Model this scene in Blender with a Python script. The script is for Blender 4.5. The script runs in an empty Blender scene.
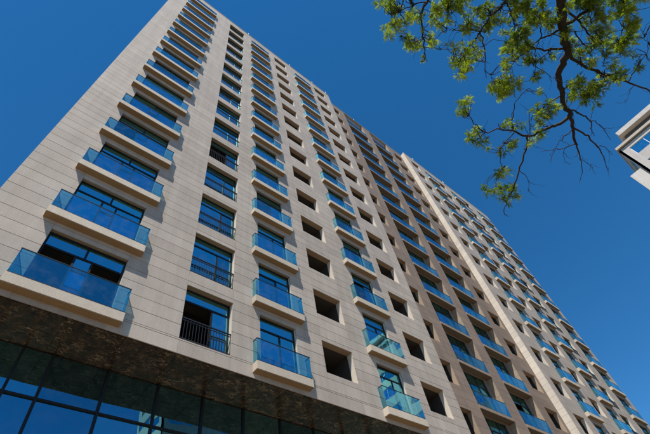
import bpy, bmesh, math, random
from mathutils import Vector, Matrix
random.seed(7)
scene = bpy.context.scene
COL = scene.collection

# ------------------------------------------------------------------ camera
G0 = 10.9                       # residential floor 0 above the ground (facade z = 0)
CAM = Vector((-4.3742, -10.5582, -9.2750 + G0))
FPX = 428.07                    # focal length in pixels of a 650 px wide picture
PAN, TILT, ROLL = 0.881205, 0.933526, -0.240852
FW = Vector((math.sin(PAN) * math.cos(TILT), math.cos(PAN) * math.cos(TILT), math.sin(TILT)))
_r0 = Vector((math.cos(PAN), -math.sin(PAN), 0)); _u0 = _r0.cross(FW)
RT = _r0 * math.cos(ROLL) + _u0 * math.sin(ROLL)
UP = _u0 * math.cos(ROLL) - _r0 * math.sin(ROLL)
cd = bpy.data.cameras.new('camera'); cam = bpy.data.objects.new('camera', cd); COL.objects.link(cam)
cd.sensor_width = 36.0; cd.lens = 36.0 * FPX / 650.0; cd.clip_start = 0.05; cd.clip_end = 5000
M = Matrix.Identity(4)
for i in range(3):
    M[i][0] = RT[i]; M[i][1] = UP[i]; M[i][2] = -FW[i]; M[i][3] = CAM[i]
cam.matrix_world = M
scene.camera = cam

# ------------------------------------------------------------------ light
SUN_DIR = Vector((-0.40, -0.28, 0.86)).normalized()       # towards the sun
w = bpy.data.worlds.new('World'); scene.world = w; w.use_nodes = True
nt = w.node_tree; nt.nodes.clear()
sky = nt.nodes.new('ShaderNodeTexSky'); sky.sky_type = 'NISHITA'; sky.sun_disc = False
sky.sun_elevation = math.asin(SUN_DIR.z)
sky.sun_rotation = math.atan2(SUN_DIR.x, SUN_DIR.y)
sky.altitude = 2500; sky.air_density = 1.0; sky.dust_density = 0.0; sky.ozone_density = 3.5
hs = nt.nodes.new('ShaderNodeHueSaturation'); hs.inputs['Saturation'].default_value = 1.29; hs.inputs['Hue'].default_value = 0.495; hs.inputs['Value'].default_value = 1.22
bg = nt.nodes.new('ShaderNodeBackground'); bg.inputs['Strength'].default_value = 0.10
wo = nt.nodes.new('ShaderNodeOutputWorld')
nt.links.new(sky.outputs[0], hs.inputs['Color']); nt.links.new(hs.outputs[0], bg.inputs['Color']); nt.links.new(bg.outputs[0], wo.inputs['Surface'])
sl = bpy.data.lights.new('sun', 'SUN'); sl.energy = 5.0; sl.angle = math.radians(0.53); sl.color = (1.0, 0.94, 0.86)
so = bpy.data.objects.new('sun', sl); COL.objects.link(so)
so.rotation_euler = SUN_DIR.to_track_quat('Z', 'Y').to_euler()
so.location = (0, 0, 90)
vs = scene.view_settings
vs.view_transform = 'Standard'; vs.look = 'None'; vs.exposure = 0.45; vs.gamma = 1.0; vs.use_curve_mapping = False

# ------------------------------------------------------------------ materials
def nodes(name):
    m = bpy.data.materials.new(name); m.use_nodes = True
    t = m.node_tree; t.nodes.clear()
    o = t.nodes.new('ShaderNodeOutputMaterial')
    return m, t, o
def N(t, kind, **kw):
    n = t.nodes.new(kind)
    for k, v in kw.items():
        if k in n.inputs: n.inputs[k].default_value = v
        else: setattr(n, k, v)
    return n
def ramp(t, stops):
    r = t.nodes.new('ShaderNodeValToRGB'); e = r.color_ramp.elements
    while len(e) < len(stops): e.new(0.5)
    for q, (p, c) in zip(e, stops):
        q.position = p; q.color = (c[0], c[1], c[2], 1)
    return r
def stone(name, col, var=0.10, rough=0.75, scale=1.0, bump=0.25, streak=0.12):
    m, t, o = nodes(name)
    L = t.links
    tc = N(t, 'ShaderNodeTexCoord'); oi = N(t, 'ShaderNodeObjectInfo')
    geo = N(t, 'ShaderNodeNewGeometry')
    n1 = N(t, 'ShaderNodeTexNoise', Scale=0.55 * scale, Detail=6.0, Roughness=0.6)
    n2 = N(t, 'ShaderNodeTexNoise', Scale=24.0 * scale, Detail=4.0, Roughness=0.65)
    mp = N(t, 'ShaderNodeMapping'); mp.inputs['Scale'].default_value = (2.6, 2.6, 0.16)
    n3 = N(t, 'ShaderNodeTexNoise', Scale=1.1, Detail=5.0, Roughness=0.6)      # rain streaks
    L.new(geo.outputs['Position'], n1.inputs['Vector']); L.new(geo.outputs['Position'], n2.inputs['Vector'])
    L.new(geo.outputs['Position'], mp.inputs['Vector']); L.new(mp.outputs[0], n3.inputs['Vector'])
    c0 = [c * (1 - var) for c in col]; c1 = [min(1, c * (1 + var)) for c in col]
    r1 = ramp(t, [(0.3, c0), (0.7, c1)]); L.new(n1.outputs['Fac'], r1.inputs[0])
    r2 = ramp(t, [(0.3, [0.86] * 3), (0.7, [1.08] * 3)]); L.new(n2.outputs['Fac'], r2.inputs[0])
    r3 = ramp(t, [(0.35, [1 - streak, 1 - streak * 1.1, 1 - streak * 1.25]), (0.62, [1, 1, 1])]); L.new(n3.outputs['Fac'], r3.inputs[0])
    rp = ramp(t, [(0.0, [0.90, 0.90, 0.91]), (1.0, [1.06, 1.055, 1.04])])
    L.new(geo.outputs['Random Per Island'], rp.inputs[0])
    ro = ramp(t, [(0.0, [0.90, 0.893, 0.885]), (1.0, [1.06, 1.06, 1.055])]); L.new(oi.outputs['Random'], ro.inputs[0])
    last = r1.outputs[0]
    for r in (r2, r3, rp, ro):
        mx = N(t, 'ShaderNodeMixRGB', blend_type='MULTIPLY'); mx.inputs[0].default_value = 1.0
        L.new(last, mx.inputs[1]); L.new(r.outputs[0], mx.inputs[2]); last = mx.outputs[0]
    p = N(t, 'ShaderNodeBsdfPrincipled', Roughness=rough); p.inputs['Specular IOR Level'].default_value = 0.3
    L.new(last, p.inputs['Base Color'])
    b = N(t, 'ShaderNodeBump', Strength=bump, Distance=0.01); L.new(n2.outputs['Fac'], b.inputs['Height']); L.new(b.outputs[0], p.inputs['Normal'])
    L.new(p.outputs[0], o.inputs['Surface'])
    return m
def plain(name, col, rough=0.5, metal=0.0, spec=0.5, var=0.12, nscale=8.0):
    m, t, o = nodes(name); L = t.links
    geo = N(t, 'ShaderNodeNewGeometry'); n1 = N(t, 'ShaderNodeTexNoise', Scale=nscale, Detail=4.0)
    L.new(geo.outputs['Position'], n1.inputs['Vector'])
    r1 = ramp(t, [(0.3, [c * (1 - var) for c in col]), (0.7, [min(1, c * (1 + var)) for c in col])]); L.new(n1.outputs['Fac'], r1.inputs[0])
    p = N(t, 'ShaderNodeBsdfPrincipled', Roughness=rough, Metallic=metal); p.inputs['Specular IOR Level'].default_value = spec
    L.new(r1.outputs[0], p.inputs['Base Color']); L.new(p.outputs[0], o.inputs['Surface'])
    return m
def glass(name, tint_refl, tint_trans, f0, wav=0.02, rough=0.0):
    """thin coated pane: clear tinted sheet that also mirrors"""
    m, t, o = nodes(name); L = t.links
    geo = N(t, 'ShaderNodeNewGeometry'); oi = N(t, 'ShaderNodeObjectInfo')
    va = N(t, 'ShaderNodeVectorMath', operation='ADD')
    sc = N(t, 'ShaderNodeMath', operation='MULTIPLY'); sc.inputs[1].default_value = 57.0
    L.new(oi.outputs['Random'], sc.inputs[0]); L.new(geo.outputs['Position'], va.inputs[0]); L.new(sc.outputs[0], va.inputs[1])
    n1 = N(t, 'ShaderNodeTexNoise', Scale=0.9, Detail=1.0); L.new(va.outputs[0], n1.inputs['Vector'])
    b = N(t, 'ShaderNodeBump', Strength=1.0, Distance=wav); L.new(n1.outputs['Fac'], b.inputs['Height'])
    lw = N(t, 'ShaderNodeLayerWeight', Blend=0.5); 
    mr = N(t, 'ShaderNodeMapRange'); mr.inputs[3].default_value = f0; mr.inputs[4].default_value = 0.97
    pw = N(t, 'ShaderNodeMath', operation='POWER'); pw.inputs[1].default_value = 4.0      # Schlick, same from both sides
    L.new(lw.outputs['Facing'], pw.inputs[0]); L.new(pw.outputs[0], mr.inputs[0])
    # a thin uneven dust film
    n2 = N(t, 'ShaderNodeTexNoise', Scale=3.0, Detail=5.0, Roughness=0.7); L.new(va.outputs[0], n2.inputs['Vector'])
    rd = ramp(t, [(0.45, [0.0] * 3), (0.8, [0.07] * 3)]); L.new(n2.outputs['Fac'], rd.inputs[0])
    g = N(t, 'ShaderNodeBsdfGlossy', Roughness=rough); L.new(b.outputs[0], g.inputs['Normal'])
    rc = ramp(t, [(0.0, [c * 0.72 for c in tint_refl]), (0.55, tint_refl), (1.0, [min(1.0, c * 1.12 + 0.04) for c in tint_refl])])
    L.new(oi.outputs['Random'], rc.inputs[0]); L.new(rc.outputs[0], g.inputs['Color'])
    tr = N(t, 'ShaderNodeBsdfTransparent'); tr.inputs['Color'].default_value = (*tint_trans, 1)
    ms = N(t, 'ShaderNodeMixShader'); L.new(mr.outputs[0], ms.inputs[0]); L.new(tr.outputs[0], ms.inputs[1]); L.new(g.outputs[0], ms.inputs[2])
    df = N(t, 'ShaderNodeBsdfDiffuse'); df.inputs['Color'].default_value = (0.45, 0.43, 0.40, 1)
    m2 = N(t, 'ShaderNodeMixShader'); L.new(rd.outputs[0], m2.inputs[0]); L.new(ms.outputs[0], m2.inputs[1]); L.new(df.outputs[0], m2.inputs[2])
    L.new(m2.outputs[0], o.inputs['Surface'])
    return m
def marble(name):
    m, t, o = nodes(name); L = t.links
    geo = N(t, 'ShaderNodeNewGeometry'); oi = N(t, 'ShaderNodeObjectInfo')
    sc = N(t, 'ShaderNodeMath', operation='MULTIPLY'); sc.inputs[1].default_value = 31.0; L.new(oi.outputs['Random'], sc.inputs[0])
    va = N(t, 'ShaderNodeVectorMath', operation='ADD'); L.new(geo.outputs['Position'], va.inputs[0]); L.new(sc.outputs[0], va.inputs[1])
    n0 = N(t, 'ShaderNodeTexNoise', Scale=1.6, Detail=5.0, Roughness=0.6); L.new(va.outputs[0], n0.inputs['Vector'])
    mxv = N(t, 'ShaderNodeMixRGB', blend_type='LINEAR_LIGHT'); mxv.inputs[0].default_value = 0.22
    L.new(va.outputs[0], mxv.inputs[1]); L.new(n0.outputs['Color'], mxv.inputs[2])
    mp = N(t, 'ShaderNodeMapping'); mp.inputs['Rotation'].default_value = (0, 0, 0.5); mp.inputs['Scale'].default_value = (0.75, 2.0, 1.0); L.new(mxv.outputs[0], mp.inputs['Vector'])
    def vein(scale, width, mscale, lo, hi):
        nn = N(t, 'ShaderNodeTexNoise', Scale=scale, Detail=5.0, Roughness=0.55, Distortion=0.7); L.new(mp.outputs[0], nn.inputs['Vector'])
        sb = N(t, 'ShaderNodeMath', operation='SUBTRACT'); sb.inputs[1].default_value = 0.5; L.new(nn.outputs['Fac'], sb.inputs[0])
        ab = N(t, 'ShaderNodeMath', operation='ABSOLUTE'); L.new(sb.outputs[0], ab.inputs[0])
        v1 = ramp(t, [(0.0, [1] * 3), (width * .45, [0.6] * 3), (width, [0] * 3)]); L.new(ab.outputs[0], v1.inputs[0])
        nm = N(t, 'ShaderNodeTexNoise', Scale=mscale, Detail=3.0); L.new(va.outputs[0], nm.inputs['Vector'])
        vm = ramp(t, [(lo, [0] * 3), (hi, [1] * 3)]); L.new(nm.outputs['Fac'], vm.inputs[0])
        mu = N(t, 'ShaderNodeMixRGB', blend_type='MULTIPLY'); mu.inputs[0].default_value = 1; L.new(v1.outputs[0], mu.inputs[1]); L.new(vm.outputs[0], mu.inputs[2])
        return mu
    va1 = vein(1.7, 0.012, 1.9, 0.44, 0.60); va2 = vein(5.5, 0.026, 3.1, 0.48, 0.68)
    mul = N(t, 'ShaderNodeMixRGB', blend_type='LIGHTEN'); mul.inputs[0].default_value = 1; L.new(va1.outputs[0], mul.inputs[1]); L.new(va2.outputs[0], mul.inputs[2])
    n1 = N(t, 'ShaderNodeTexNoise', Scale=5.0, Detail=7.0, Roughness=0.65); L.new(mxv.outputs[0], n1.inputs['Vector'])
    base = ramp(t, [(0.3, (0.014, 0.008, 0.005)), (0.52, (0.046, 0.026, 0.015)), (0.72, (0.10, 0.058, 0.033))]); L.new(n1.outputs['Fac'], base.inputs[0])
    fin = N(t, 'ShaderNodeMixRGB'); fin.inputs[2].default_value = (0.40, 0.29, 0.18, 1)
    L.new(mul.outputs[0], fin.inputs[0]); L.new(base.outputs[0], fin.inputs[1])
    p = N(t, 'ShaderNodeBsdfPrincipled', Roughness=0.22); L.new(fin.outputs[0], p.inputs['Base Color']); L.new(p.outputs[0], o.inputs['Surface'])
    return m
def leafmat(name, ca, cb):
    m, t, o = nodes(name); L = t.links
    oi = N(t, 'ShaderNodeObjectInfo'); geo = N(t, 'ShaderNodeNewGeometry')
    ad = N(t, 'ShaderNodeMath', operation='ADD'); L.new(oi.outputs['Random'], ad.inputs[0]); L.new(geo.outputs['Random Per Island'], ad.inputs[1])
    hf = N(t, 'ShaderNodeMath', operation='MULTIPLY'); hf.inputs[1].default_value = 0.5; L.new(ad.outputs[0], hf.inputs[0])
    r = ramp(t, [(0.15, ca), (0.85, cb)]); L.new(hf.outputs[0], r.inputs[0])
    p = N(t, 'ShaderNodeBsdfPrincipled', Roughness=0.45); p.inputs['Specular IOR Level'].default_value = 0.35; L.new(r.outputs[0], p.inputs['Base Color'])
    tl = N(t, 'ShaderNodeBsdfTranslucent')
    gm = N(t, 'ShaderNodeMixRGB', blend_type='MULTIPLY'); gm.inputs[0].default_value = 1; gm.inputs[2].default_value = (1.5, 1.7, 0.5, 1)
    L.new(r.outputs[0], gm.inputs[1]); L.new(gm.outputs[0], tl.inputs['Color'])
    ms = N(t, 'ShaderNodeMixShader'); ms.inputs[0].default_value = 0.45
    L.new(p.outputs[0], ms.inputs[1]); L.new(tl.outputs[0], ms.inputs[2]); L.new(ms.outputs[0], o.inputs['Surface'])
    return m

MAT = {
    'stone': stone('beige_stone', (0.415, 0.362, 0.312)),
    'brown': stone('brown_stone', (0.25, 0.19, 0.147)),
    'slab': stone('cream_render', (0.50, 0.435, 0.35), var=0.05, bump=0.12, streak=0.07),
    'pale': stone('pale_limestone', (0.60, 0.54, 0.455), var=0.05, bump=0.12, streak=0.06),
    'ochre': stone('shaded_ochre_underside', (0.29, 0.19, 0.10), var=0.06, bump=0.1, streak=0.05),  # underside shade and warm ground bounce put into the colour
    'head': stone('shaded_tan_head', (0.27, 0.195, 0.13), var=0.06, bump=0.1, streak=0.05),  # recess ceilings darker than the lining: their shade is painted in
    'umber': stone('shaded_umber_underside', (0.17, 0.115, 0.075), var=0.06, bump=0.1, streak=0.05),  # bay soffit shade painted into a darker brown
    'tan': stone('tan_lining', (0.37, 0.285, 0.205), var=0.06, bump=0.1, streak=0.05),
    'brownslab': stone('brown_render', (0.27, 0.21, 0.16), var=0.06, bump=0.12, streak=0.07),
    'core': plain('mortar_backing', (0.085, 0.075, 0.065), 0.95),
    'plaster': plain('bare_concrete', (0.10, 0.088, 0.075), 0.95),
    'niche_shade': plain('niche_shade_tone', (0.035, 0.030, 0.026), 0.95),  # near-black tone puts the unlit niche depth into the colour
    'frame': plain('black_aluminium', (0.010, 0.011, 0.013), 0.5, 0.0, 0.25),
    'iron': plain('dark_painted_steel', (0.014, 0.014, 0.017), 0.45),
    'window': glass('blue_coated_window_glass', (0.28, 0.88, 1.0), (0.16, 0.25, 0.30), 0.62, 0.008),
    'rail': glass('blue_balustrade_glass', (0.46, 0.94, 1.0), (0.50, 0.82, 0.94), 0.25, 0.005),
    'curtain': glass('blue_curtain_wall_glass', (0.28, 0.80, 1.0), (0.05, 0.07, 0.09), 0.42, 0.005),
    'marble': marble('dark_emperador_marble'),
    'paving': stone('sandy_paving', (0.22, 0.17, 0.115), var=0.12),
    'asphalt': plain('asphalt', (0.055, 0.054, 0.052), 0.9, var=0.25),
    'kerb': stone('granite_kerb', (0.34, 0.33, 0.31)),
    'earth': plain('dry_ground', (0.20, 0.16, 0.11), 0.95, var=0.2, nscale=0.2),
    'paint': plain('road_paint', (0.75, 0.74, 0.70), 0.6),
    'white': plain('white_steel', (0.72, 0.72, 0.70), 0.4),
    'curtaincloth': plain('pale_curtain', (0.50, 0.49, 0.47), 0.9),
    'bark': plain('dark_bark', (0.024, 0.018, 0.014), 0.9, var=0.4, nscale=30.0),
    'leaf': leafmat('feathery_leaf', (0.060, 0.100, 0.012), (0.29, 0.33, 0.030)),
    'leaf_shaded': leafmat('shaded_leaf', (0.022, 0.046, 0.008), (0.12, 0.165, 0.02)),  # darker copy of the leaf: crown shade put into the colour
    'render_grey': stone('pale_render', (0.58, 0.55, 0.51), var=0.06),
    'tile_dark': plain('dark_cladding', (0.07, 0.068, 0.066), 0.5),
}

# ------------------------------------------------------------------ mesh helpers
class MB:
    def __init__(s): s.v = []; s.f = []
    def box(s, x0, x1, y0, y1, z0, z1):
        b = len(s.v)
        s.v += [(x0, y0, z0), (x1, y0, z0), (x1, y1, z0), (x0, y1, z0), (x0, y0, z1), (x1, y0, z1), (x1, y1, z1), (x0, y1, z1)]
        s.f += [tuple(b + i for i in q) for q in ((0, 3, 2, 1), (4, 5, 6, 7), (0, 1, 5, 4), (1, 2, 6, 5), (2, 3, 7, 6), (3, 0, 4, 7))]
    def quad(s, a, b, c, d):
        k = len(s.v); s.v += [a, b, c, d]; s.f.append((k, k + 1, k + 2, k + 3))
    def tube(s, pts, rad, n=6):
        rings = []
        for i, p in enumerate(pts):
            p = Vector(p); a = Vector(pts[max(i - 1, 0)]); c = Vector(pts[min(i + 1, len(pts) - 1)])
            d = (c - a).normalized(); h = Vector((0, 0, 1)) if abs(d.z) < 0.9 else Vector((1, 0, 0))
            u = d.cross(h).normalized(); v = d.cross(u); r = rad[i]
            k = len(s.v)
            for j in range(n):
                q = p + (u * math.cos(2 * math.pi * j / n) + v * math.sin(2 * math.pi * j / n)) * r
                s.v.append(tuple(q))
            rings.append(k)
        for a, b in zip(rings, rings[1:]):
            for j in range(n): s.f.append((a + j, a + (j + 1) % n, b + (j + 1) % n, b + j))
        s.f.append(tuple(rings[0] + j for j in range(n))); s.f.append(tuple(rings[-1] + j for j in reversed(range(n))))
    def mesh(s, name, mat, bevel=0.0, smooth=False):
        me = bpy.data.meshes.new(name); me.from_pydata(s.v, [], s.f)
        if bevel:
            bm = bmesh.new(); bm.from_mesh(me)
            bmesh.ops.bevel(bm, geom=bm.edges[:], offset=bevel, segments=2, affect='EDGES')
            bm.to_mesh(me); bm.free()
        me.materials.append(MAT[mat]); me.update()
        if smooth:
            for p in me.polygons: p.use_smooth = True
        return me
def put(name, me, parent=None, loc=(0, 0, 0), rot=(0, 0, 0), kind=None):
    o = bpy.data.objects.new(name, me); COL.objects.link(o); o.parent = parent
    o.location = loc; o.rotation_euler = rot
    if kind: o['kind'] = kind
    return o
def thing(name, label, cat, loc=(0, 0, 0), group=None):
    o = bpy.data.objects.new(name, None); COL.objects.link(o); o.location = loc
    o['label'] = label; o['category'] = cat
    if group: o['group'] = group
    return o
def tree_copy(o, parent, loc=None):
    c = o.copy(); COL.objects.link(c); c.parent = parent
    if loc is not None: c.location = loc
    for ch in PARTS.get(o, ()):
        d = tree_copy(ch, c)
    return c
PARTS = {}
def sub(par, name, me, loc=(0, 0, 0), rot=(0, 0, 0)):
    o = put(name, me, par, loc, rot); PARTS.setdefault(par, []).append(o); return o

# ------------------------------------------------------------------ the setting: ground, street
def sheet(name, x0, x1, y0, y1, z, mat):
    b = MB(); b.quad((x0, y0, z), (x1, y0, z), (x1, y1, z), (x0, y1, z))
    return put(name, b.mesh(name, mat), kind='structure')
sheet('ground', -900, 900, -900, 900, -0.14, 'earth')
sheet('road', -300, 300, -30.0, -18.0, -0.12, 'asphalt')
def paving(name, y0, y1):
    b = MB(); b.box(-120, 160, y0, y1, -0.13, 0.0)
    return put(name, b.mesh(name, 'paving'), kind='structure')
paving('pavement', -17.8, 1.5); paving('far_pavement', -44.5, -30.2)
for y0, y1 in ((-18.0, -17.8), (-30.2, -30.0)):
    b = MB()
    for i in range(70): b.box(-70 + i * 2.0 + 0.006, -70 + i * 2.0 + 1.994, y0, y1, -0.13, 0.012)
    put('kerb', b.mesh('kerb', 'kerb', 0.0), kind='structure')
b = MB()
for i in range(30): b.quad((-80 + i * 6, -24.07, -0.116), (-77 + i * 6, -24.07, -0.116), (-77 + i * 6, -23.93, -0.116), (-80 + i * 6, -23.93, -0.116))
put('lane_marking', b.mesh('lane_marking', 'paint'), kind='structure')

# ------------------------------------------------------------------ the apartment tower
H = 3.1; NF = 15; CO = H / 6.0; ROOF = 47.25; BOT = -0.57
DEPTH = 20.0; SOFF = 1.65; JT = 0.011
bld = thing('apartment_tower', 'tall beige stone apartment tower with rows of blue glass balconies over a glazed podium', 'building', (0, 0, G0))
# per-floor openings of one wing: (x0, x1, z0, z1, kind)
WING = [(-4.60, -2.17, 0.0, 2.37, 'A'), (0.0, 1.88, 0.0, 2.37, 'B'), (3.10, 4.85, 0.0, 2.37, 'C'),
        (6.24, 7.98, 0.80, 2.37, 'D'), (9.50, 11.15, 0.0, 2.37, 'C'), (12.56, 14.32, 0.80, 2.37, 'D')]
X0, X1 = -6.37, 15.30
MID = 22.83
RWING = sorted((2 * MID - b_, 2 * MID - a_, z0, z1, k) for a_, b_, z0, z1, k in WING)
BX0, BX1 = 2 * MID - 30.36, 2 * MID - 15.30      # brown part between the wings (15.30 .. 30.36)
BX0 = 15.30; BX1 = 2 * MID - X1
BR = 0.60; BAY = 1.00
def courses():
    zs = [(BOT, -0.07), (-0.07, 0.0)]
    for n in range(NF):
        for k in range(6): zs.append((n * H + k * CO, n * H + (k + 1) * CO))
    zs += [(46.5, 46.5 + 0.42), (46.92, ROOF)]
    return zs
def panels(x0, x1, ops):
    """stone panels (x0,x1,z0,z1): six courses a storey, cut round the openings"""
    xs = sorted({x0, x1, *[o[0] for o in ops], *[o[1] for o in ops]}); out = []
    for z0, z1 in courses():
        n = math.floor((z0 + 1e-6) / H); bz = n * H
        for a, b_ in zip(xs, xs[1:]):
            op = next((o for o in ops if o[0] - 1e-6 <= a and b_ <= o[1] + 1e-6), None)
            if op is None or n < 0 or n >= NF: out.append((a, b_, z0, z1)); continue
            oa, ob = bz + op[2], bz + op[3]
            if z1 <= oa + 1e-6 or z0 >= ob - 1e-6: out.append((a, b_, z0, z1)); continue
            if z0 < oa - 0.02: out.append((a, b_, z0, oa))
            if z1 > ob + 0.02: out.append((a, b_, ob, z1))
    return out
def core(x0, x1, ops, y):
    """mortar wall behind the panels, with the same openings"""
    b = MB(); xs = sorted({x0, x1, *[o[0] for o in ops], *[o[1] for o in ops]})
    for a, b_ in zip(xs, xs[1:]):
        op = next((o for o in ops if o[0] - 1e-6 <= a and b_ <= o[1] + 1e-6), None)
        if op is None: b.quad((a, y, BOT), (b_, y, BOT), (b_, y, ROOF), (a, y, ROOF)); continue
        z = BOT
        for n in range(NF):
            b.quad((a, y, z), (b_, y, z), (b_, y, n * H + op[2]), (a, y, n * H + op[2])); z = n * H + op[3]
        b.quad((a, y, z), (b_, y, z), (b_, y, ROOF), (a, y, ROOF))
    return b
def panel_box(b, r, y, edge_l=False, edge_r=False):
    jx = 0.0015
    b.box(r[0] + jx, r[1] - jx, y, y + 0.034, r[2] + JT * 0.5, r[3] - JT * 0.5)
def clad(x0, x1, ops, y, mat, singles):
    ps = panels(x0, x1, ops)
    def near(r): 
        c = Vector(((r[0] + r[1]) / 2, y, (r[2] + r[3]) / 2 + G0)) - CAM
        return c.length
    ps.sort(key=near)
    cache = {}
    for r in ps[:singles]:
        key = (round(r[1] - r[0], 3), round(r[3] - r[2], 3))
        if key not in cache:
            b = MB(); panel_box(b, (0, key[0], 0, key[1]), 0.0); cache[key] = b.mesh('stone_panel', mat, 0.004)
        put('stone_panel', cache[key], bld, (r[0], y + random.uniform(-0.0015, 0.0015), r[2]))
    b = MB()
    for r in ps[singles:]: panel_box(b, r, y + random.uniform(-0.0015, 0.0015))
    put('stone_cladding', b.mesh('stone_cladding', mat), bld, kind='stuff')
    put('backing_wall', core(x0, x1, ops, y + 0.028).mesh('backing_wall', 'core'), bld)
clad(X0, X1, WING, 0.0, 'stone', 300)
clad(2 * MID - X1, 2 * MID - X0, RWING, 0.0, 'stone', 0)
# brown recessed part: piers at BR, two balcony bays deeper at BAY
BD = [(15.69, 17.45, 0.80, 2.37, 'D'), (2 * MID - 17.45, 2 * MID - 15.69, 0.80, 2.37, 'D')]
HB = (18.60, 22.12); IB = (2 * MID - 22.12, 2 * MID - 18.60)
clad(BX0, HB[0], BD[:1], BR, 'brown', 0)
clad(HB[1], IB[0], [], BR, 'brown', 0)
clad(IB[1], BX1, BD[1:], BR, 'brown', 0)
BW = [(HB[0] + 0.22, HB[1] - 0.42, 0.0, 2.78, 'H')]; IW = [(IB[0] + 0.22, IB[1] - 0.42, 0.0, 2.78, 'H')]
clad(HB[0], HB[1], BW, BAY, 'brown', 0); clad(IB[0], IB[1], IW, BAY, 'brown', 0)
# returns between the planes (stone courses seen edge on)
def ret(name, x, ya, yb, mat, s):
    b = MB()
    for z0, z1 in courses():
        xa, xb = (x, x + 0.034) if s > 0 else (x - 0.034, x)
        b.box(xa, xb, ya, yb, z0 + JT / 2, z1 - JT / 2)
    put(name, b.mesh(name, mat), bld, kind='stuff')
ret('stone_return', X1 - 0.034 + 0.0345, 0.036, BR + 0.1, 'stone', -1)
ret('stone_return', BX1, 0.036, BR + 0.1, 'pale', 1)
for x, s in ((HB[0], -1), (HB[1], 1), (IB[0], -1), (IB[1], 1)): ret('stone_return', x, BR + 0.036, BAY + 0.1, 'tan', s)
# side walls, rear wall and roof
for x, s in ((X0, 1), (2 * MID - X0, -1)): ret('side_wall', x, 0.036, DEPTH, 'stone', s)
b = MB(); b.box(X0 + 0.04, 2 * MID - X0 - 0.04, DEPTH - 0.2, DEPTH, BOT, ROOF); put('rear_wall', b.mesh('rear_wall', 'stone'), bld)
b = MB(); b.box(X0 + 0.3, 2 * MID - X0 - 0.3, 1.2, DEPTH - 0.25, 46.3, 46.52); put('roof', b.mesh('roof', 'plaster'), bld)
# parapet coping
for a, b_, y in ((X0, X1, 0.0), (BX0 + 0.02, BX1 - 0.02, BR), (2 * MID - X1, 2 * MID - X0, 0.0)):
    m = MB(); m.box(a - 0.012, b_ + 0.012, y - 0.035, y + 0.33, ROOF + 0.002, ROOF + 0.09); put('parapet_coping', m.mesh('parapet_coping', 'slab', 0.012), bld)
# floor slabs, party walls and back walls inside, so that open sashes look into rooms
b = MB()
for n in range(NF + 1): b.box(X0 + 0.05, 2 * MID - X0 - 0.05, 1.36, 7.4, n * H - 0.30, n * H - 0.02)
put('floor_slab', b.mesh('floor_slab', 'plaster'), bld)
b = MB(); b.box(X0 + 0.05, 2 * MID - X0 - 0.05, 7.42, 7.55, BOT, 46.2)
for x in (X0 + 0.2, -1.0, 2.5, 5.6, 8.7, 11.9, 15.0, 18.3, 22.7, 27.2, 30.5, 33.6, 36.9, 40.0, 43.2, 46.6, 2 * MID - X0 - 0.4): b.box(x, x + 0.2, 1.37, 7.41, BOT, 46.2)
put('partition_wall', b.mesh('partition_wall', 'plaster'), bld)

# --- window recess linings (reveal boxes) : open front and back
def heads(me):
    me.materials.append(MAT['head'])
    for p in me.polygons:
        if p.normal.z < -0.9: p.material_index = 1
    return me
def reveal_mesh(w_, z0, z1, ya, yb, mat, back=None):
    b = MB(); t = 0.05
    b.box(-t, 0, ya, yb, z0 - t, z1 + t); b.box(w_, w_ + t, ya, yb, z0 - t, z1 + t)
    b.box(0.001, w_ - 0.001, ya, yb, z1, z1 + t); b.box(0.001, w_ - 0.001, ya, yb, z0 - t, z0)
    return b
R_CACHE = {}
def reveal(kind, x0, x1, z0, z1, n, y, mat):
    key = (kind, round(x1 - x0, 3), mat)
    if key not in R_CACHE:
        w_ = x1 - x0
        if kind == 'D':
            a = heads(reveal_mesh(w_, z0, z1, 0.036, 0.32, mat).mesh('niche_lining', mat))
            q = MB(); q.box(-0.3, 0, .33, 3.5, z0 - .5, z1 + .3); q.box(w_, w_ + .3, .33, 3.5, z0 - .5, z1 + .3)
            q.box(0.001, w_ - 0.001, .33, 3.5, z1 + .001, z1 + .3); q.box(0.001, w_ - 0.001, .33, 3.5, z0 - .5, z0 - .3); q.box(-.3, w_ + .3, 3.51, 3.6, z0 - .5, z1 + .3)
            R_CACHE[key] = (a, q.mesh('niche_box', 'niche_shade'))
        else:
            d = {'B': 0.34, 'H': 0.12}.get(kind, 0.25)
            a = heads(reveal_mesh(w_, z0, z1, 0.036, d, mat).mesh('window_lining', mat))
            q = MB()      # lobby behind the frame so that no light leaks round it
            yy = d + 0.002; ye = 1.35
            if ye - y > yy: 
                q.box(-.25, -.051, yy, ye - y, z0 - .25, z1 + .25); q.box(w_ + .051, w_ + .25, yy, ye - y, z0 - .25, z1 + .25)
                q.box(-.05, w_ + .05, yy, ye - y, z1 + .052, z1 + .25); q.box(-.05, w_ + .05, yy, ye - y, z0 - .25, z0 - .052)
            R_CACHE[key] = (a, q.mesh('lobby', 'plaster') if q.v else None)
    a, q = R_CACHE[key]
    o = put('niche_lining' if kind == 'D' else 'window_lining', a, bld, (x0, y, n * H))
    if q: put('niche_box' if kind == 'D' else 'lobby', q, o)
    return o

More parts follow.
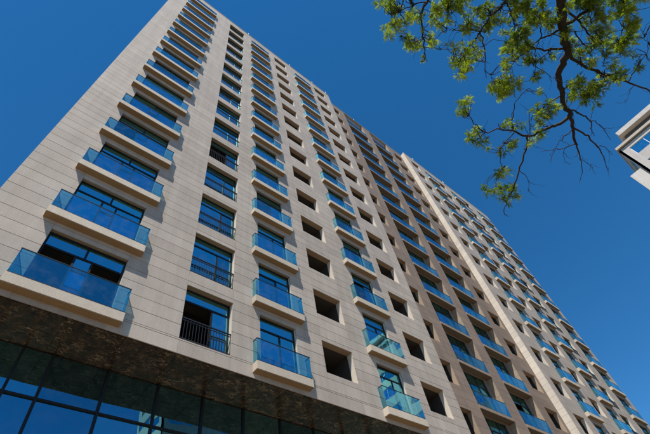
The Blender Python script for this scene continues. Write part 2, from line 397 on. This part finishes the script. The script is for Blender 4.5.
# --- windows: a frame part with its panes as sub-parts
def frame_mesh(w_, h, vbars, hbars):
    """outer frame plus bars; vbars: (x,z0,z1), hbars: (z,x0,x1)"""
    b = MB(); t = 0.06
    b.box(0, t, 0, .07, 0, h); b.box(w_ - t, w_, 0, .07, 0, h); b.box(t, w_ - t, 0, .07, h - t, h); b.box(t, w_ - t, 0, .07, 0, t)
    for z, a, c in hbars: b.box(a, c, 0.004, .066, z - .035, z + .035)
    for x, a, c in vbars: b.box(x - .032, x + .032, 0.006, .064, a, c)
    return b.mesh('window_frame', 'frame')
PANE = {}
def pane_mesh(w_, h, mat):
    k = (round(w_, 3), round(h, 3), mat)
    if k not in PANE:
        b = MB(); b.box(-w_ / 2, w_ / 2, -.006, .006, -h / 2, h / 2); PANE[k] = b.mesh('pane', mat)
    return PANE[k]
KINDS = {}
def kind_def(k, w_):
    h = 2.78 if k == 'H' else 2.37
    if k == 'A':
        zt = 1.78; c0, c1 = 0.96, 1.47
        return ([(w_ / 2, zt, h), (c0, 0, zt), (c1, 0, zt)], [(zt, 0.02, w_ - .02), (1.22, c0, c1)],
                [(0, w_ / 2, zt, h), (w_ / 2, w_, zt, h), (0, c0, 0, zt), (c0, c1, 1.22, zt), (c0, c1, 0, 1.22), (c1, w_, 0, zt)], (2, 5))
    if k == 'B':
        zt = 1.82; c = 1.16
        return ([(c, 0, zt)], [(zt, 0.02, w_ - .02)], [(0, w_, zt, h), (0, c, 0, zt), (c, w_, 0, zt)], (1,))
    if k == 'C':
        zt = 1.80; c = w_ * 0.57
        return ([(c, 0, zt)], [(zt, 0.02, w_ - .02)], [(0, w_, zt, h), (0, c, 0, zt), (c, w_, 0, zt)], (1,))
    zt = 2.05
    return ([(w_ / 3, 0, h), (2 * w_ / 3, 0, h)], [(zt, 0.02, w_ - .02)],
            [(i * w_ / 3, (i + 1) * w_ / 3, a, c) for i in range(3) for a, c in ((0, zt), (zt, h))], (2,))
def window(k, x0, x1, n, y, rng, far):
    w_ = x1 - x0; key = (k, round(w_, 3))
    vb, hb, cells, opens = kind_def(k, w_)
    if key not in KINDS: KINDS[key] = frame_mesh(w_, 2.78 if k == 'H' else 2.37, vb, hb)
    off = {'B': 0.21, 'H': 0.09}.get(k, 0.13)
    f = put('window', KINDS[key], bld, (x0, y + off, n * H))
    opened = set()
    if (n == 0 and k in 'AB' and not far): opened = set(opens)
    elif n == 0 and k == 'C' and x0 < 5: opened = set()
    elif rng.random() < 0.16: opened = {rng.choice(opens)}
    for i, (a, c, za, zb) in enumerate(cells):
        if i in opened: 
            # sash slid behind its neighbour
            continue
        me = pane_mesh(c - a - 0.07, zb - za - 0.07, 'window')
        put('pane', me, f, ((a + c) / 2, 0.035, (za + zb) / 2), (rng.uniform(-.011, .011), 0, rng.uniform(-.011, .011)))
    if rng.random() < 0.22 and not opened:
        b_ = CURT.setdefault(round(w_, 2), curtain_mesh(w_ * rng.uniform(.3, .5)))
        put('curtain', b_, f, (w_ * rng.choice([0.02, .5]), 0.30, 0.05))
CURT = {}
def curtain_mesh(w_):
    b = MB(); n = 24
    pts = [(i * w_ / n, 0.035 * math.sin(i * 1.7)) for i in range(n + 1)]
    for (xa, ya), (xb, yb) in zip(pts, pts[1:]): b.quad((xa, ya, 0), (xb, yb, 0), (xb, yb, 2.25), (xa, ya, 2.25))
    return b.mesh('curtain', 'curtaincloth')

# --- balconies: slab with three glass panels, cap rail and base shoe
BAL = {}
def balcony_meshes(w_, d, sides, mat, th):
    key = (round(w_, 2), d, sides, mat)
    if key in BAL: return BAL[key]
    b = MB(); b.box(0, w_, -d, 0.034, -0.025 - th, -0.025); slab = b.mesh('balcony', mat, 0.014)
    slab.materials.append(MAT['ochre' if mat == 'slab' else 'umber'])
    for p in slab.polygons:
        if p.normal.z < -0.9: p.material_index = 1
    gt = 0.92; t = 0.012; g0 = -0.02
    b = MB(); b.box(0.03, w_ - 0.03, -d + 0.03, -d + 0.03 + t, g0, gt); front = b.mesh('glass_panel', 'rail')
    b = MB(); b.box(0, t, -d + 0.045, -0.004, g0, gt); side = b.mesh('glass_panel', 'rail')
    b = MB(); c = 0.030
    b.box(0.02, w_ - 0.02, -d + 0.021, -d + 0.021 + c, gt + .001, gt + .026)
    b.box(0.03, w_ - 0.03, -d + 0.018, -d + 0.054, g0 - .004, g0 + .028)
    if sides:
        for x in (0.021, w_ - 0.021 - c): b.box(x, x + c, -d + 0.021 + c + .0005, -0.003, gt + .001, gt + .026)
        for x in (0.03, w_ - 0.033): b.box(x, x + .022, -d + .055, -.003, g0 - .004, g0 + .028)
    cap = b.mesh('handrail', 'frame')
    BAL[key] = (slab, front, side, cap); return BAL[key]
def balcony(x0, x1, n, y, d=0.28, sides=True, mat='slab', th=0.35):
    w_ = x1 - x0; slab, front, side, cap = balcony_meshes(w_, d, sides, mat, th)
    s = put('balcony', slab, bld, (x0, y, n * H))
    put('glass_panel', front, s)
    if sides:
        put('glass_panel', side, s, (0.03, 0, 0)); put('glass_panel', side, s, (w_ - 0.042, 0, 0))
    put('handrail', cap, s)
# --- French balcony railing
def railing_mesh(w_):
    b = MB()
    b.box(0.0, w_, 0.03, 0.07, 0.88, 0.92); b.box(0, w_, 0.035, 0.065, 0.79, 0.808); b.box(0, w_, 0.035, 0.065, 0.06, 0.085)
    n = 17
    for i in range(n + 1):
        x = 0.015 + (w_ - 0.03) * i / n; b.box(x - .008, x + .008, .041, .059, .062, .879)
    return b.mesh('railing', 'iron')
RAILM = railing_mesh(1.87)

rng = random.Random(3)
for ops, far in ((WING, False), (RWING, True)):
    for (a, b_, z0, z1, k) in ops:
        for n in range(NF):
            reveal(k, a, b_, z0, z1, n, 0.0, 'pale')
            if k != 'D': window(k, a, b_, n, 0.0, rng, far)
            if k == 'A': balcony(a - 0.40, b_ + 0.34, n, 0.0)
            if k == 'C': balcony((a + b_) / 2 - 1.235, (a + b_) / 2 + 1.235, n, 0.0)
            if k == 'B': put('railing', RAILM, bld, (a + .005, 0.0, n * H))
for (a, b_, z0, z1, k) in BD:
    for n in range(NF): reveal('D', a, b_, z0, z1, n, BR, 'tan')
for ops, bay in ((BW, HB), (IW, IB)):
    for (a, b_, z0, z1, k) in ops:
        for n in range(NF):
            reveal('H', a, b_, z0, z1, n, BAY, 'brown'); window('H', a, b_, n, BAY, rng, True)
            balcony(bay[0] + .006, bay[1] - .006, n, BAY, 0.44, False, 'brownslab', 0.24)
# --- marble soffit and podium
for i in range(36):
    for j in range(2):
        x = X0 + 0.02 + i * 1.6
        if x + 1.6 > 52.1: continue
        yb = (BR + 0.05) if BX0 < x < BX1 - 1.6 else 0.04
        ya, yc = (yb, 0.86) if j == 0 else (0.868, SOFF)
        key = ('m', round(yc - ya, 3))
        if key not in R_CACHE:
            b = MB(); b.box(0, 1.588, 0, yc - ya, 0, 0.03); R_CACHE[key] = b.mesh('marble_panel', 'marble', 0.003)
        put('marble_panel', R_CACHE[key], bld, (x, ya, BOT - 0.012))
b = MB(); b.box(X0 + .02, 2 * MID - X0 - .02, 0.036, 8, BOT + .03, BOT + .12); put('podium_slab', b.mesh('podium_slab', 'plaster'), bld)
PODZ = [BOT - .02, -1.97, -4.3, -6.6, -8.7, -G0 + 0.02]
xs = [-2.9 + 1.587 * i for i in range(-2, 35)]
PS = {}
for i, x in enumerate(xs):
    b = PS.get('mul')
    if not b:
        q = MB(); q.box(-.035, .035, SOFF - .06, SOFF + .10, -G0 + .01, BOT - .013); b = PS['mul'] = q.mesh('mullion', 'frame')
    put('mullion', b, bld, (x, 0, 0))
    if i + 1 < len(xs):
        for za, zb in zip(PODZ[1:], PODZ):
            put('curtain_pane', pane_mesh(1.587 - .07, zb - za - .05, 'curtain'), bld, (x + 1.587 / 2, SOFF + .012, (za + zb) / 2), (rng.uniform(-.0035, .0035), 0, rng.uniform(-.0035, .0035)))
put('mullion', PS['mul'], bld, (-3.68, 0, 0))
for z in PODZ[1:-1]:
    b = MB(); b.box(xs[0] + .036, xs[-1] - .036, SOFF - .04, SOFF + .08, -.03, .03); put('transom', b.mesh('transom', 'frame'), bld, (0, 0, z))
b = MB(); b.box(X0, 2 * MID - X0, 8.0, 8.2, -G0, BOT + .02); b.box(X0, X0 + .15, SOFF + .2, 7.99, -G0, BOT + .02); b.box(2 * MID - X0 - .15, 2 * MID - X0, SOFF + .2, 7.99, -G0, BOT + .02); put('podium_wall', b.mesh('podium_wall', 'plaster'), bld)
b = MB(); b.box(X0 + .2, 2 * MID - X0 - .2, SOFF + .2, 7.98, -G0 + .005, -G0 + .03); put('podium_floor', b.mesh('podium_floor', 'tile_dark'), bld)
# lightning rods on the parapet
for x, y in ((2.55, 0.1), (8.9, 0.1), (12.7, 0.1), (15.1, 0.1), (21.0, .75), (33.0, .1), (40.5, .1)):
    b = MB(); b.tube([(0, 0, 0), (0, 0, .35), (0, 0, 1.15)], [.055, .05, .03], 6); put('lightning_rod', b.mesh('lightning_rod', 'white'), bld, (x, y, ROOF + .08))

# ------------------------------------------------------------------ neighbouring tower on the right
def tower(name, label, x0, x1, y0, y1, roof, floors, fh, group=None, detail=True):
    t = thing(name, label, 'building', (0, 0, 0), group)
    z0 = 0.0; top = roof
    # walls with window openings on -x and +y faces, others plain
    def face(axis, c, a0, a1, out):
        """wall grid on plane axis=c from a0 to a1; out = outward sign"""
        b = MB(); n = max(2, round((a1 - a0) / 5.4)); bw = (a1 - a0) / n; th = 0.25
        def wbox(p, q, za, zb, d0, d1):
            lo, hi = sorted((c + out * d0, c + out * d1))
            if axis == 'x': b.box(lo, hi, p, q, za, zb)
            else: b.box(p, q, lo, hi, za, zb)
        for i in range(n):
            p = a0 + i * bw
            wl, wr = p + 1.0, p + bw - 1.0
            wbox(p, wl, z0, top, -th, 0); wbox(wr, p + bw, z0, top, -th, 0)
            zz = z0
            for k in range(floors):
                fz = top - (k + 1) * fh
                wz0, wz1 = fz + 0.95, fz + 2.45
                if fz < z0 + 0.2: break
            zs_ = sorted((top - (k + 1) * fh) for k in range(floors) if top - (k + 1) * fh > 0.2)
            for fz in zs_:
                wbox(wl, wr, zz, fz + .95, -th, -.001); zz = fz + 2.45
            wbox(wl, wr, zz, top, -th, -.001)
        put('wall', b.mesh('wall', 'render_grey'), t)
        for i in range(n):
            p = a0 + i * bw; wl, wr = p + 1.0, p + bw - 1.0; cw = (wl + wr) / 2
            for fz in zs_:
                f = PS.get((name, axis, 'f'))
                if not f:
                    q = MB(); W = wr - wl
                    for (xa, xb, za, zb) in ((-W / 2, -W / 2 + .06, 0, 1.5), (W / 2 - .06, W / 2, 0, 1.5), (-W / 2 + .06, W / 2 - .06, 0, .06), (-W / 2 + .06, W / 2 - .06, 1.44, 1.5), (-.03, .03, .06, 1.44)): q.box(xa, xb, -.03, .03, za, zb)
                    f = PS[(name, axis, 'f')] = q.mesh('window', 'white')
                loc = (c - out * .12, cw, fz + .95) if axis == 'x' else (cw, c - out * .12, fz + .95)
                rz = math.pi / 2 if axis == 'x' else 0
                o = put('window', f, t, loc, (0, 0, rz))
                put('pane', pane_mesh(wr - wl - .1, 1.4, 'window'), o, (0, 0, .75), (rng.uniform(-.005, .005), 0, rng.uniform(-.005, .005)))
    face('x', x0, y0, y1, -1); face('y', y1, x0, x1, 1)
    b = MB(); b.box(x0 + .3, x1, y0, y0 + .25, 0, top); b.box(x1 - .25, x1, y0 + .26, y1 - .3, 0, top); b.box(x0 + .26, x1 - .26, y0 + .26, y1 - .26, top - .3, top - .05)
    b.box(x0 + 2.5, x1 - 2.5, y0 + 2.5, y1 - 2.5, 0, top - .4)
    put('rear_wall', b.mesh('rear_wall', 'render_grey'), t)
    return t
TX = 45.6; TY = -19.07; TZ = 34.08 + G0
t2 = tower('residential_tower', 'cream rendered tower with overhanging flat roof slabs and blue windows, behind the tree twigs', TX, TX + 18, TY - 22, TY, TZ, 13, 3.05)
b = MB(); b.box(TX - .25, TX + 18, TY - 22, TY + .06, 0, 0.42); put('eave_slab', b.mesh('eave_slab', 'slab', .02), t2, (0, 0, TZ + .15))
b = MB(); b.box(TX + .1, TX + 18, TY - 22, TY - .15, -.01, .16); put('shadow_gap', b.mesh('shadow_gap', 'tile_dark'), t2, (0, 0, TZ))
b = MB(); b.box(TX + .6, TX + 17, TY - 21, TY - 1.9, 0, 1.2); put('penthouse_wall', b.mesh('penthouse_wall', 'tile_dark'), t2, (0, 0, TZ + .58))
b = MB(); b.box(TX - .1, TX + 17.4, TY - 21.5, TY - 1.55, 0, 0.75); put('roof_slab', b.mesh('roof_slab', 'render_grey', .02), t2, (0, 0, TZ + 1.9))
for k in range(0, 13, 2):
    b = MB(); z = 26.2 + G0 - k * 3.05
    if z < 1: break
    b.box(TX + .25, TX + 4.2, TY + .002, TY + 1.55, 0, 0.25); b.box(TX + .25, TX + .40, TY + .002, TY + 1.55, .251, 4.1); b.box(TX + .401, TX + 4.2, TY + 1.40, TY + 1.55, .251, 1.25); b.box(TX + 4.05, TX + 4.2, TY + .002, TY + 1.39, .251, 1.25)
    put('balcony', b.mesh('balcony', 'render_grey', .01), t2, (0, 0, z))
# tower across the street, mirrored in the podium glass
t3 = tower('office_tower', 'pale tower across the street mirrored in the podium glass', 20, 44, -57, -45, 47, 14, 3.2)
b = MB(); b.box(19.6, 44.4, -57.4, -44.6, 0, .6); put('roof_slab', b.mesh('roof_slab', 'slab', .02), t3, (0, 0, 47.01))

# ------------------------------------------------------------------ the tree overhead
def ray(px, py):
    return (FW + RT * ((px - 325) / FPX) - UP * ((py - 217) / FPX)).normalized()
def P3(px, py, t): return CAM + ray(px, py) * t
TB = Vector((-1.3, -15.2, 0.0))
tree = thing('street_tree', 'leafy street tree with dark limb and feathery yellow-green leaves hanging against the sky', 'tree', TB)
def wig(pts, rad, sub_=4, amp=0.02, seed=0):
    r = random.Random(seed); out = []; ro = []
    n = len(pts)
    for i in range(n - 1):
        p0 = pts[max(i - 1, 0)]; p1 = pts[i]; p2 = pts[i + 1]; p3 = pts[min(i + 2, n - 1)]
        for k in range(sub_):
            u = k / sub_
            q = 0.5 * ((2 * p1) + (p2 - p0) * u + (2 * p0 - 5 * p1 + 4 * p2 - p3) * u * u + (3 * p1 - p0 - 3 * p2 + p3) * u ** 3)
            if k: q = q + Vector((r.gauss(0, amp), r.gauss(0, amp), r.gauss(0, amp)))
            out.append(q - TB); ro.append(rad[i] * (1 - u) + rad[i + 1] * u)
    out.append(pts[-1] - TB); ro.append(rad[-1])
    return out, ro
def limb(name, pts, rad, parent, seed=0, n=7, amp=0.015):
    b = MB(); o, r = wig(pts, rad, 4, amp, seed); b.tube([tuple(v) for v in o], r, n)
    return put(name, b.mesh(name, 'bark', smooth=True), parent)
T0 = 8.0
mainp = [P3(561, -55, 7.6), P3(561, 0, 7.8), P3(562, 27, 7.9), P3(567, 45, 8.0), P3(567, 56, 8.0), P3(558, 74, 8.1), P3(562, 90, 8.1), P3(564, 106, 8.2), P3(571, 114, 8.2), P3(573, 128, 8.3), P3(577, 145, 8.3)]
trunk = limb('trunk', [TB, TB + Vector((.05, .05, 1.5)), TB + Vector((.12, -.02, 3.2)), TB + Vector((.05, .12, 4.8)), TB + Vector((.25, .9, 6.4))], [.21, .17, .15, .135, .115], tree, 1, 10, .012)
fork = TB + Vector((.25, .9, 6.4))
ml = limb('branch', [fork - Vector((.03, .2, .3)), fork.lerp(mainp[0], .55) + Vector((0, 0, .25))] + mainp, [.115, .095, .074, .068, .062, .058, .055, .047, .041, .037, .033, .026, .018], tree, 2, 8, .012)
# further limbs of the crown, out of the picture
upl = limb('branch', [fork, fork + Vector((-1.0, .8, 1.6)), fork + Vector((-1.6, -.2, 3.2))], [.09, .06, .02], tree, 3, 7)
upl2 = limb('branch', [fork - Vector((0, .2, .6)), fork + Vector((.6, -1.6, 1.0)), fork + Vector((1.2, -2.9, 1.9))], [.085, .05, .018], tree, 4, 7)
# secondary branches traced from the photograph: list of (x,y) pixels, start depth, end depth, start and end radius
BR2 = [
    ([(571, 114), (560, 124), (549, 128), (528, 136), (514, 131)], 8.2, 7.7, .030, .016),
    ([(528, 136), (526, 150), (519, 171), (514, 187), (507, 201), (504, 213), (509, 216)], 7.9, 7.6, .018, .005),
    ([(514, 131), (500, 129), (485, 132), (477, 125), (469, 116)], 7.7, 7.3, .014, .006),
    ([(485, 132), (480, 138), (474, 141)], 7.45, 7.3, .009, .005),
    ([(512, 131), (513, 112), (517, 100), (526, 90)], 7.7, 7.9, .010, .005),
    ([(563, 94), (549, 104), (538, 112), (529, 121)], 8.15, 7.6, .013, .005),
    ([(514, 133), (505, 143), (500, 152), (501, 164), (504, 171)], 7.7, 7.5, .010, .004),
    ([(519, 171), (526, 176), (529, 185), (527, 192)], 7.75, 7.9, .006, .003),
    ([(568, 108), (580, 114), (590, 121), (592, 130), (594, 136)], 8.2, 8.7, .016, .005),
    ([(590, 121), (600, 125), (607, 134), (611, 140)], 8.55, 8.8, .008, .003),
    ([(573, 128), (585, 135), (596, 145), (604, 157), (609, 171)], 8.25, 8.6, .018, .004),
    ([(596, 145), (606, 148), (613, 155)], 8.4, 8.8, .007, .003),
    ([(577, 145), (580, 157), (582, 168), (579, 184)], 8.3, 8.2, .014, .003),
    ([(576, 143), (565, 148), (552, 150), (539, 152)], 8.3, 8.0, .010, .003),
    ([(573, 130), (563, 137), (556, 147), (549, 162)], 8.25, 8.1, .009, .003),
    ([(580, 157), (590, 165), (596, 175)], 8.3, 8.5, .006, .002),
    ([(565, 148), (563, 156), (566, 163)], 8.15, 8.2, .005, .002),
    ([(568, 54), (580, 63), (594, 70), (608, 75), (622, 80), (640, 87), (662, 96)], 8.0, 8.9, .028, .010),
    ([(628, 82), (638, 66), (646, 54), (648, 43), (644, 38)], 8.7, 8.9, .009, .003),
    ([(634, 85), (630, 92), (625, 103)], 8.75, 8.9, .006, .002),
    ([(566, 49), (550, 49), (535, 48), (522, 38)], 8.0, 7.5, .022, .008),
    ([(561, 27), (552, 34), (541, 38), (528, 50), (514, 62)], 7.9, 7.4, .020, .006),
    ([(550, 49), (541, 58), (532, 63), (545, 72), (553, 78)], 7.8, 7.7, .009, .004),
    ([(562, 27), (575, 19), (588, 10), (600, -2)], 7.9, 8.3, .030, .018),
    ([(566, 10), (578, 20), (586, 30), (593, 38)], 7.85, 8.3, .020, .007),
    ([(574, 31), (583, 44), (593, 50)], 8.0, 8.4, .012, .005),
    ([(593, 38), (601, 44), (605, 57), (602, 66)], 8.3, 8.4, .008, .003),
    ([(588, 10), (591, 22), (597, 33)], 8.2, 8.3, .010, .004),
    ([(506, -20), (506, 0), (500, 8), (492, 15), (481, 31), (472, 43), (464, 53)], 7.2, 6.9, .026, .007),
    ([(480, 32), (484, 46), (485, 62), (486, 79)], 7.0, 7.1, .012, .004),
    ([(485, 69), (491, 75), (498, 81)], 7.05, 7.1, .006, .003),
    ([(481, 31), (470, 30), (455, 30), (447, 28)], 7.0, 6.8, .009, .003),
    ([(506, 2), (511, 14), (515, 26), (514, 36)], 7.2, 7.4, .012, .005),
    ([(432, -22), (428, 0), (421, 14), (423, 30), (425, 50), (424, 60)], 6.9, 6.6, .022, .005),
    ([(426, 2), (414, 4), (400, 12), (392, 22)], 6.9, 6.6, .010, .004),
    ([(424, 37), (417, 41), (410, 44)], 6.7, 6.6, .006, .003),
    ([(425, 47), (440, 50), (455, 48)], 6.65, 6.7, .006, .003),
    ([(428, 0), (440, 8), (447, 8)], 6.9, 6.9, .008, .004),
    ([(562, 90), (570, 86), (578, 84), (590, 90)], 8.1, 8.2, .012, .005),
    ([(594, 70), (604, 78), (600, 86)], 8.3, 8.3, .008, .004),
    ([(514, 62), (508, 72), (506, 82)], 7.4, 7.2, .007, .004),
    ([(622, -20), (622, 0), (626, 12), (624, 28), (618, 42)], 8.6, 8.7, .020, .006),
    ([(535, 48), (536, 62), (535, 74)], 7.5, 7.5, .007, .003),
    ([(541, 38), (540, 22), (536, 12)], 7.7, 7.6, .010, .004),
]
segs = []
for i, (pp, ta, tb, ra, rb) in enumerate(BR2):
    n = len(pp); pts = [P3(x, y, ta + (tb - ta) * j / (n - 1)) for j, (x, y) in enumerate(pp)]
    rad = [ra + (rb - ra) * j / (n - 1) for j in range(n)]
    limb('twig' if ra < .012 else 'bough', pts, rad, ml if ra < .012 else tree, 10 + i, 5, .010)
    for p, r_ in zip(pts, rad): segs.append(p)
rt = random.Random(21)
for i, (pp, ta, tb, ra, rb) in enumerate(BR2):      # fine side twigs
    n = len(pp); pts = [P3(x, y, ta + (tb - ta) * j / (n - 1)) for j, (x, y) in enumerate(pp)]
    for q in range(2):
        j = rt.randrange(1, n); d = (pts[j] - pts[j - 1]).normalized(); a = pts[j - 1].lerp(pts[j], rt.random())
        sd = Vector((rt.gauss(0, 1), rt.gauss(0, 1), rt.gauss(0, 1))); sd = (sd - d * sd.dot(d)).normalized()
        L_ = rt.uniform(.18, .42)
        limb('twig', [a, a + (d * .6 + sd * .5) * L_ * .5, a + (d * .5 + sd * .8) * L_ + Vector((0, 0, rt.uniform(-.08, .05)))], [.004, .003, .0015], tree, 700 + i * 5 + q, 4, .010)
# limbs that leave the frame at the top join the main crown
for px, t_, r_ in ((506, 7.2, .03), (432, 6.9, .028), (622, 8.6, .026)):
    y = -20 if px != 432 else -22
    a = P3(px, y, t_); limb('bough', [fork + Vector((0, 0, .1)), fork.lerp(a, .5) + Vector((0, 0, .45)), a], [.07, .045, r_], tree, int(px), 6, .02)

# leaf clusters: pinnate leaves fanning from a twig end, a few meshes shared by all
def cluster_mesh(seed, mat='leaf'):
    r = random.Random(seed); b = MB()
    for q in range(15):
        a = r.uniform(0, 2 * math.pi); el = r.uniform(-0.9, 0.9)
        d = Vector((math.cos(a) * math.cos(el), math.sin(a) * math.cos(el), math.sin(el)))
        L = r.uniform(.62, 1.0); st = d * r.uniform(0, .25)
        side = d.cross(Vector((0, 0, 1)))
        side = (side if side.length > .1 else Vector((1, 0, 0))).normalized()
        side = (Matrix.Rotation(r.uniform(-.7, .7), 3, d) @ side)
        nrm = side.cross(d)
        m = 11
        prev = st
        for k in range(m):
            u = (k + 1) / m
            p = st + d * (L * u) + Vector((0, 0, -.28 * u * u)) + nrm * (.06 * math.sin(u * 3))
            # rachis sliver
            wv = side * .008
            b.quad(tuple(prev - wv), tuple(prev + wv), tuple(p + wv), tuple(p - wv)); prev = p
            if k < 1: continue
            ll = .25 * (1 - .45 * abs(u - .45) * 1.4) * r.uniform(.8, 1.15)
            for s in (-1, 1):
                dr = (side * s * r.uniform(.8, 1.0) + d * r.uniform(.4, .8) + nrm * r.uniform(-.4, .25) + Vector((0, 0, -.18))).normalized()
                wd = dr.cross(nrm).normalized() * ll * .16 + nrm * r.uniform(-.02, .02)
                tip = p + dr * ll; md = p + dr * ll * .45
                b.quad(tuple(p), tuple(md + wd), tuple(tip), tuple(md - wd))
    return b.mesh('leaf_cluster', mat)
LC = [cluster_mesh(100 + i) for i in range(8)]; LD = [cluster_mesh(130 + i, 'leaf_shaded') for i in range(8)]
CL = [(395, 7, 9), (379, 1, 7), (393, 28, 11), (403, 20, 7), (414, 16, 9), (411, 43, 10), (404, 36, 6), (433, 39, 9), (423, 59, 5), (436, 16, 10), (446, 5, 11), (440, 27, 6),
      (462, 3, 10), (466, 29, 8), (478, 8, 9), (488, 14, 11), (490, 25, 7), (455, 47, 7), (462, 62, 11), (474, 53, 9), (462, 74, 8), (454, 64, 7), (470, 66, 7), (497, 85, 10), (507, 81, 9), (514, 85, 10), (490, 88, 6), (505, 91, 7), (513, 9, 10), (508, 48, 9), (500, 20, 7), (478, 40, 5),
      (521, 7, 10), (537, 14, 9), (548, 20, 9), (529, 24, 7), (518, 37, 10), (521, 53, 9), (527, 46, 7), (512, 40, 7), (535, 76, 7), (539, 90, 5), (532, 62, 5), (545, 8, 8), (556, 15, 6),
      (591, 5, 10), (582, 2, 8), (601, 21, 9), (599, 35, 9), (613, 44, 11), (606, 36, 8), (627, 44, 9), (620, 50, 8), (627, 14, 11), (626, 5, 9), (630, 27, 7), (576, 51, 6), (590, 61, 7), (582, 60, 5), (611, 62, 7), (618, 74, 9), (611, 80, 7), (601, 79, 8), (576, 83, 9), (590, 92, 10), (578, 90, 8), (584, 98, 8), (597, 90, 8), (569, 5, 7), (605, 52, 7), (594, 46, 6), (571, 97, 6),
      (464, 106, 9), (460, 113, 6), (472, 137, 9), (482, 143, 8), (489, 148, 5), (501, 92, 9), (538, 92, 4), (547, 111, 9), (536, 109, 8), (555, 108, 7), (541, 118, 7), (592, 97, 9), (515, 125, 8), (507, 124, 6), (538, 135, 8), (530, 140, 6), (510, 149, 8), (515, 143, 6), (503, 152, 6), (504, 173, 8), (498, 172, 6), (490, 189, 8), (498, 187, 7), (506, 193, 9), (515, 194, 7), (512, 184, 6), (484, 186, 5), (508, 202, 5),
      (410, -12, 12), (440, -14, 12), (470, -12, 12), (500, -12, 12), (530, -12, 12), (585, -14, 12), (615, -12, 12), (645, -10, 10), (665, 40, 11), (668, 70, 10), (672, 5, 11), (390, -18, 11)]
rl = random.Random(11); TW = []
for q in range(46):      # thinner sprays between the traced tufts, along the branches
    x = rl.uniform(500, 640); y = rl.uniform(-6, 66)
    CL.append((x, y, rl.uniform(4.5, 7)))
for q in range(16): CL.append((rl.uniform(385, 500), rl.uniform(-8, 30), rl.uniform(4, 6.5)))
def near_depth(x, y):
    best = None
    d = ray(x, y)
    for p in segs:
        v = p - CAM; ang = d.angle(v)
        if best is None or ang < best[0]: best = (ang, v.length)
    return best[1]
for (x, y, r_) in CL:
    t_ = near_depth(x, y) + rl.uniform(-.18, .18)
    for k in range(6 if r_ > 8 else 4 if r_ > 5 else 2):
        s = r_ / FPX * t_ * (0.85 if k == 0 else rl.uniform(.42, .72))
        an = rl.uniform(0, 6.28); rr = 0 if k == 0 else r_ * rl.uniform(.25, .95)
        p = P3(x + rr * math.cos(an), y + rr * math.sin(an), t_ + (0 if k == 0 else rl.uniform(-.3, .3)))
        sunlit = rl.random() < (0.92 if x < 480 else 0.48 if y < 70 else 0.35) or (x > 620 and y < 30) or (485 < x < 520 and 70 < y < 95)
        o = put('leaf_cluster', rl.choice(LC if sunlit else LD), tree, p - TB, (rl.uniform(-.6, .6), rl.uniform(-.6, .6), rl.uniform(0, 6.28)), kind='stuff')
        o.scale = (s, s, s * rl.uniform(.7, 1.1))
        TW.append(p)
# clusters on the limbs behind the camera
for q in range(46):
    base = rl.choice([fork + Vector((-1.2, .4, 2.2)), fork + Vector((.9, -2.2, 1.5)), fork + Vector((-1.7, -.3, 3.3)), fork + Vector((1.3, -3.0, 2.0))])
    p = base + Vector((rl.gauss(0, .7), rl.gauss(0, .7), rl.gauss(0, .5)))
    o = put('leaf_cluster', rl.choice(LC), tree, p - TB, (rl.uniform(-.5, .5), rl.uniform(-.5, .5), rl.uniform(0, 6.28)))
    s = rl.uniform(.25, .36); o.scale = (s, s, s)
    o['kind'] = 'stuff'
# fine twigs that carry the clusters
for i, p in enumerate(TW):
    q = min(segs, key=lambda v: (v - p).length)
    if (q - p).length < 0.05 or (q - p).length > 1.3: continue
    md = q.lerp(p, .5) + Vector((rl.gauss(0, .05), rl.gauss(0, .05), rl.uniform(0, .10)))
    limb('twig', [q, md, p], [.006, .0045, .0025], tree, 300 + i, 4, .008)
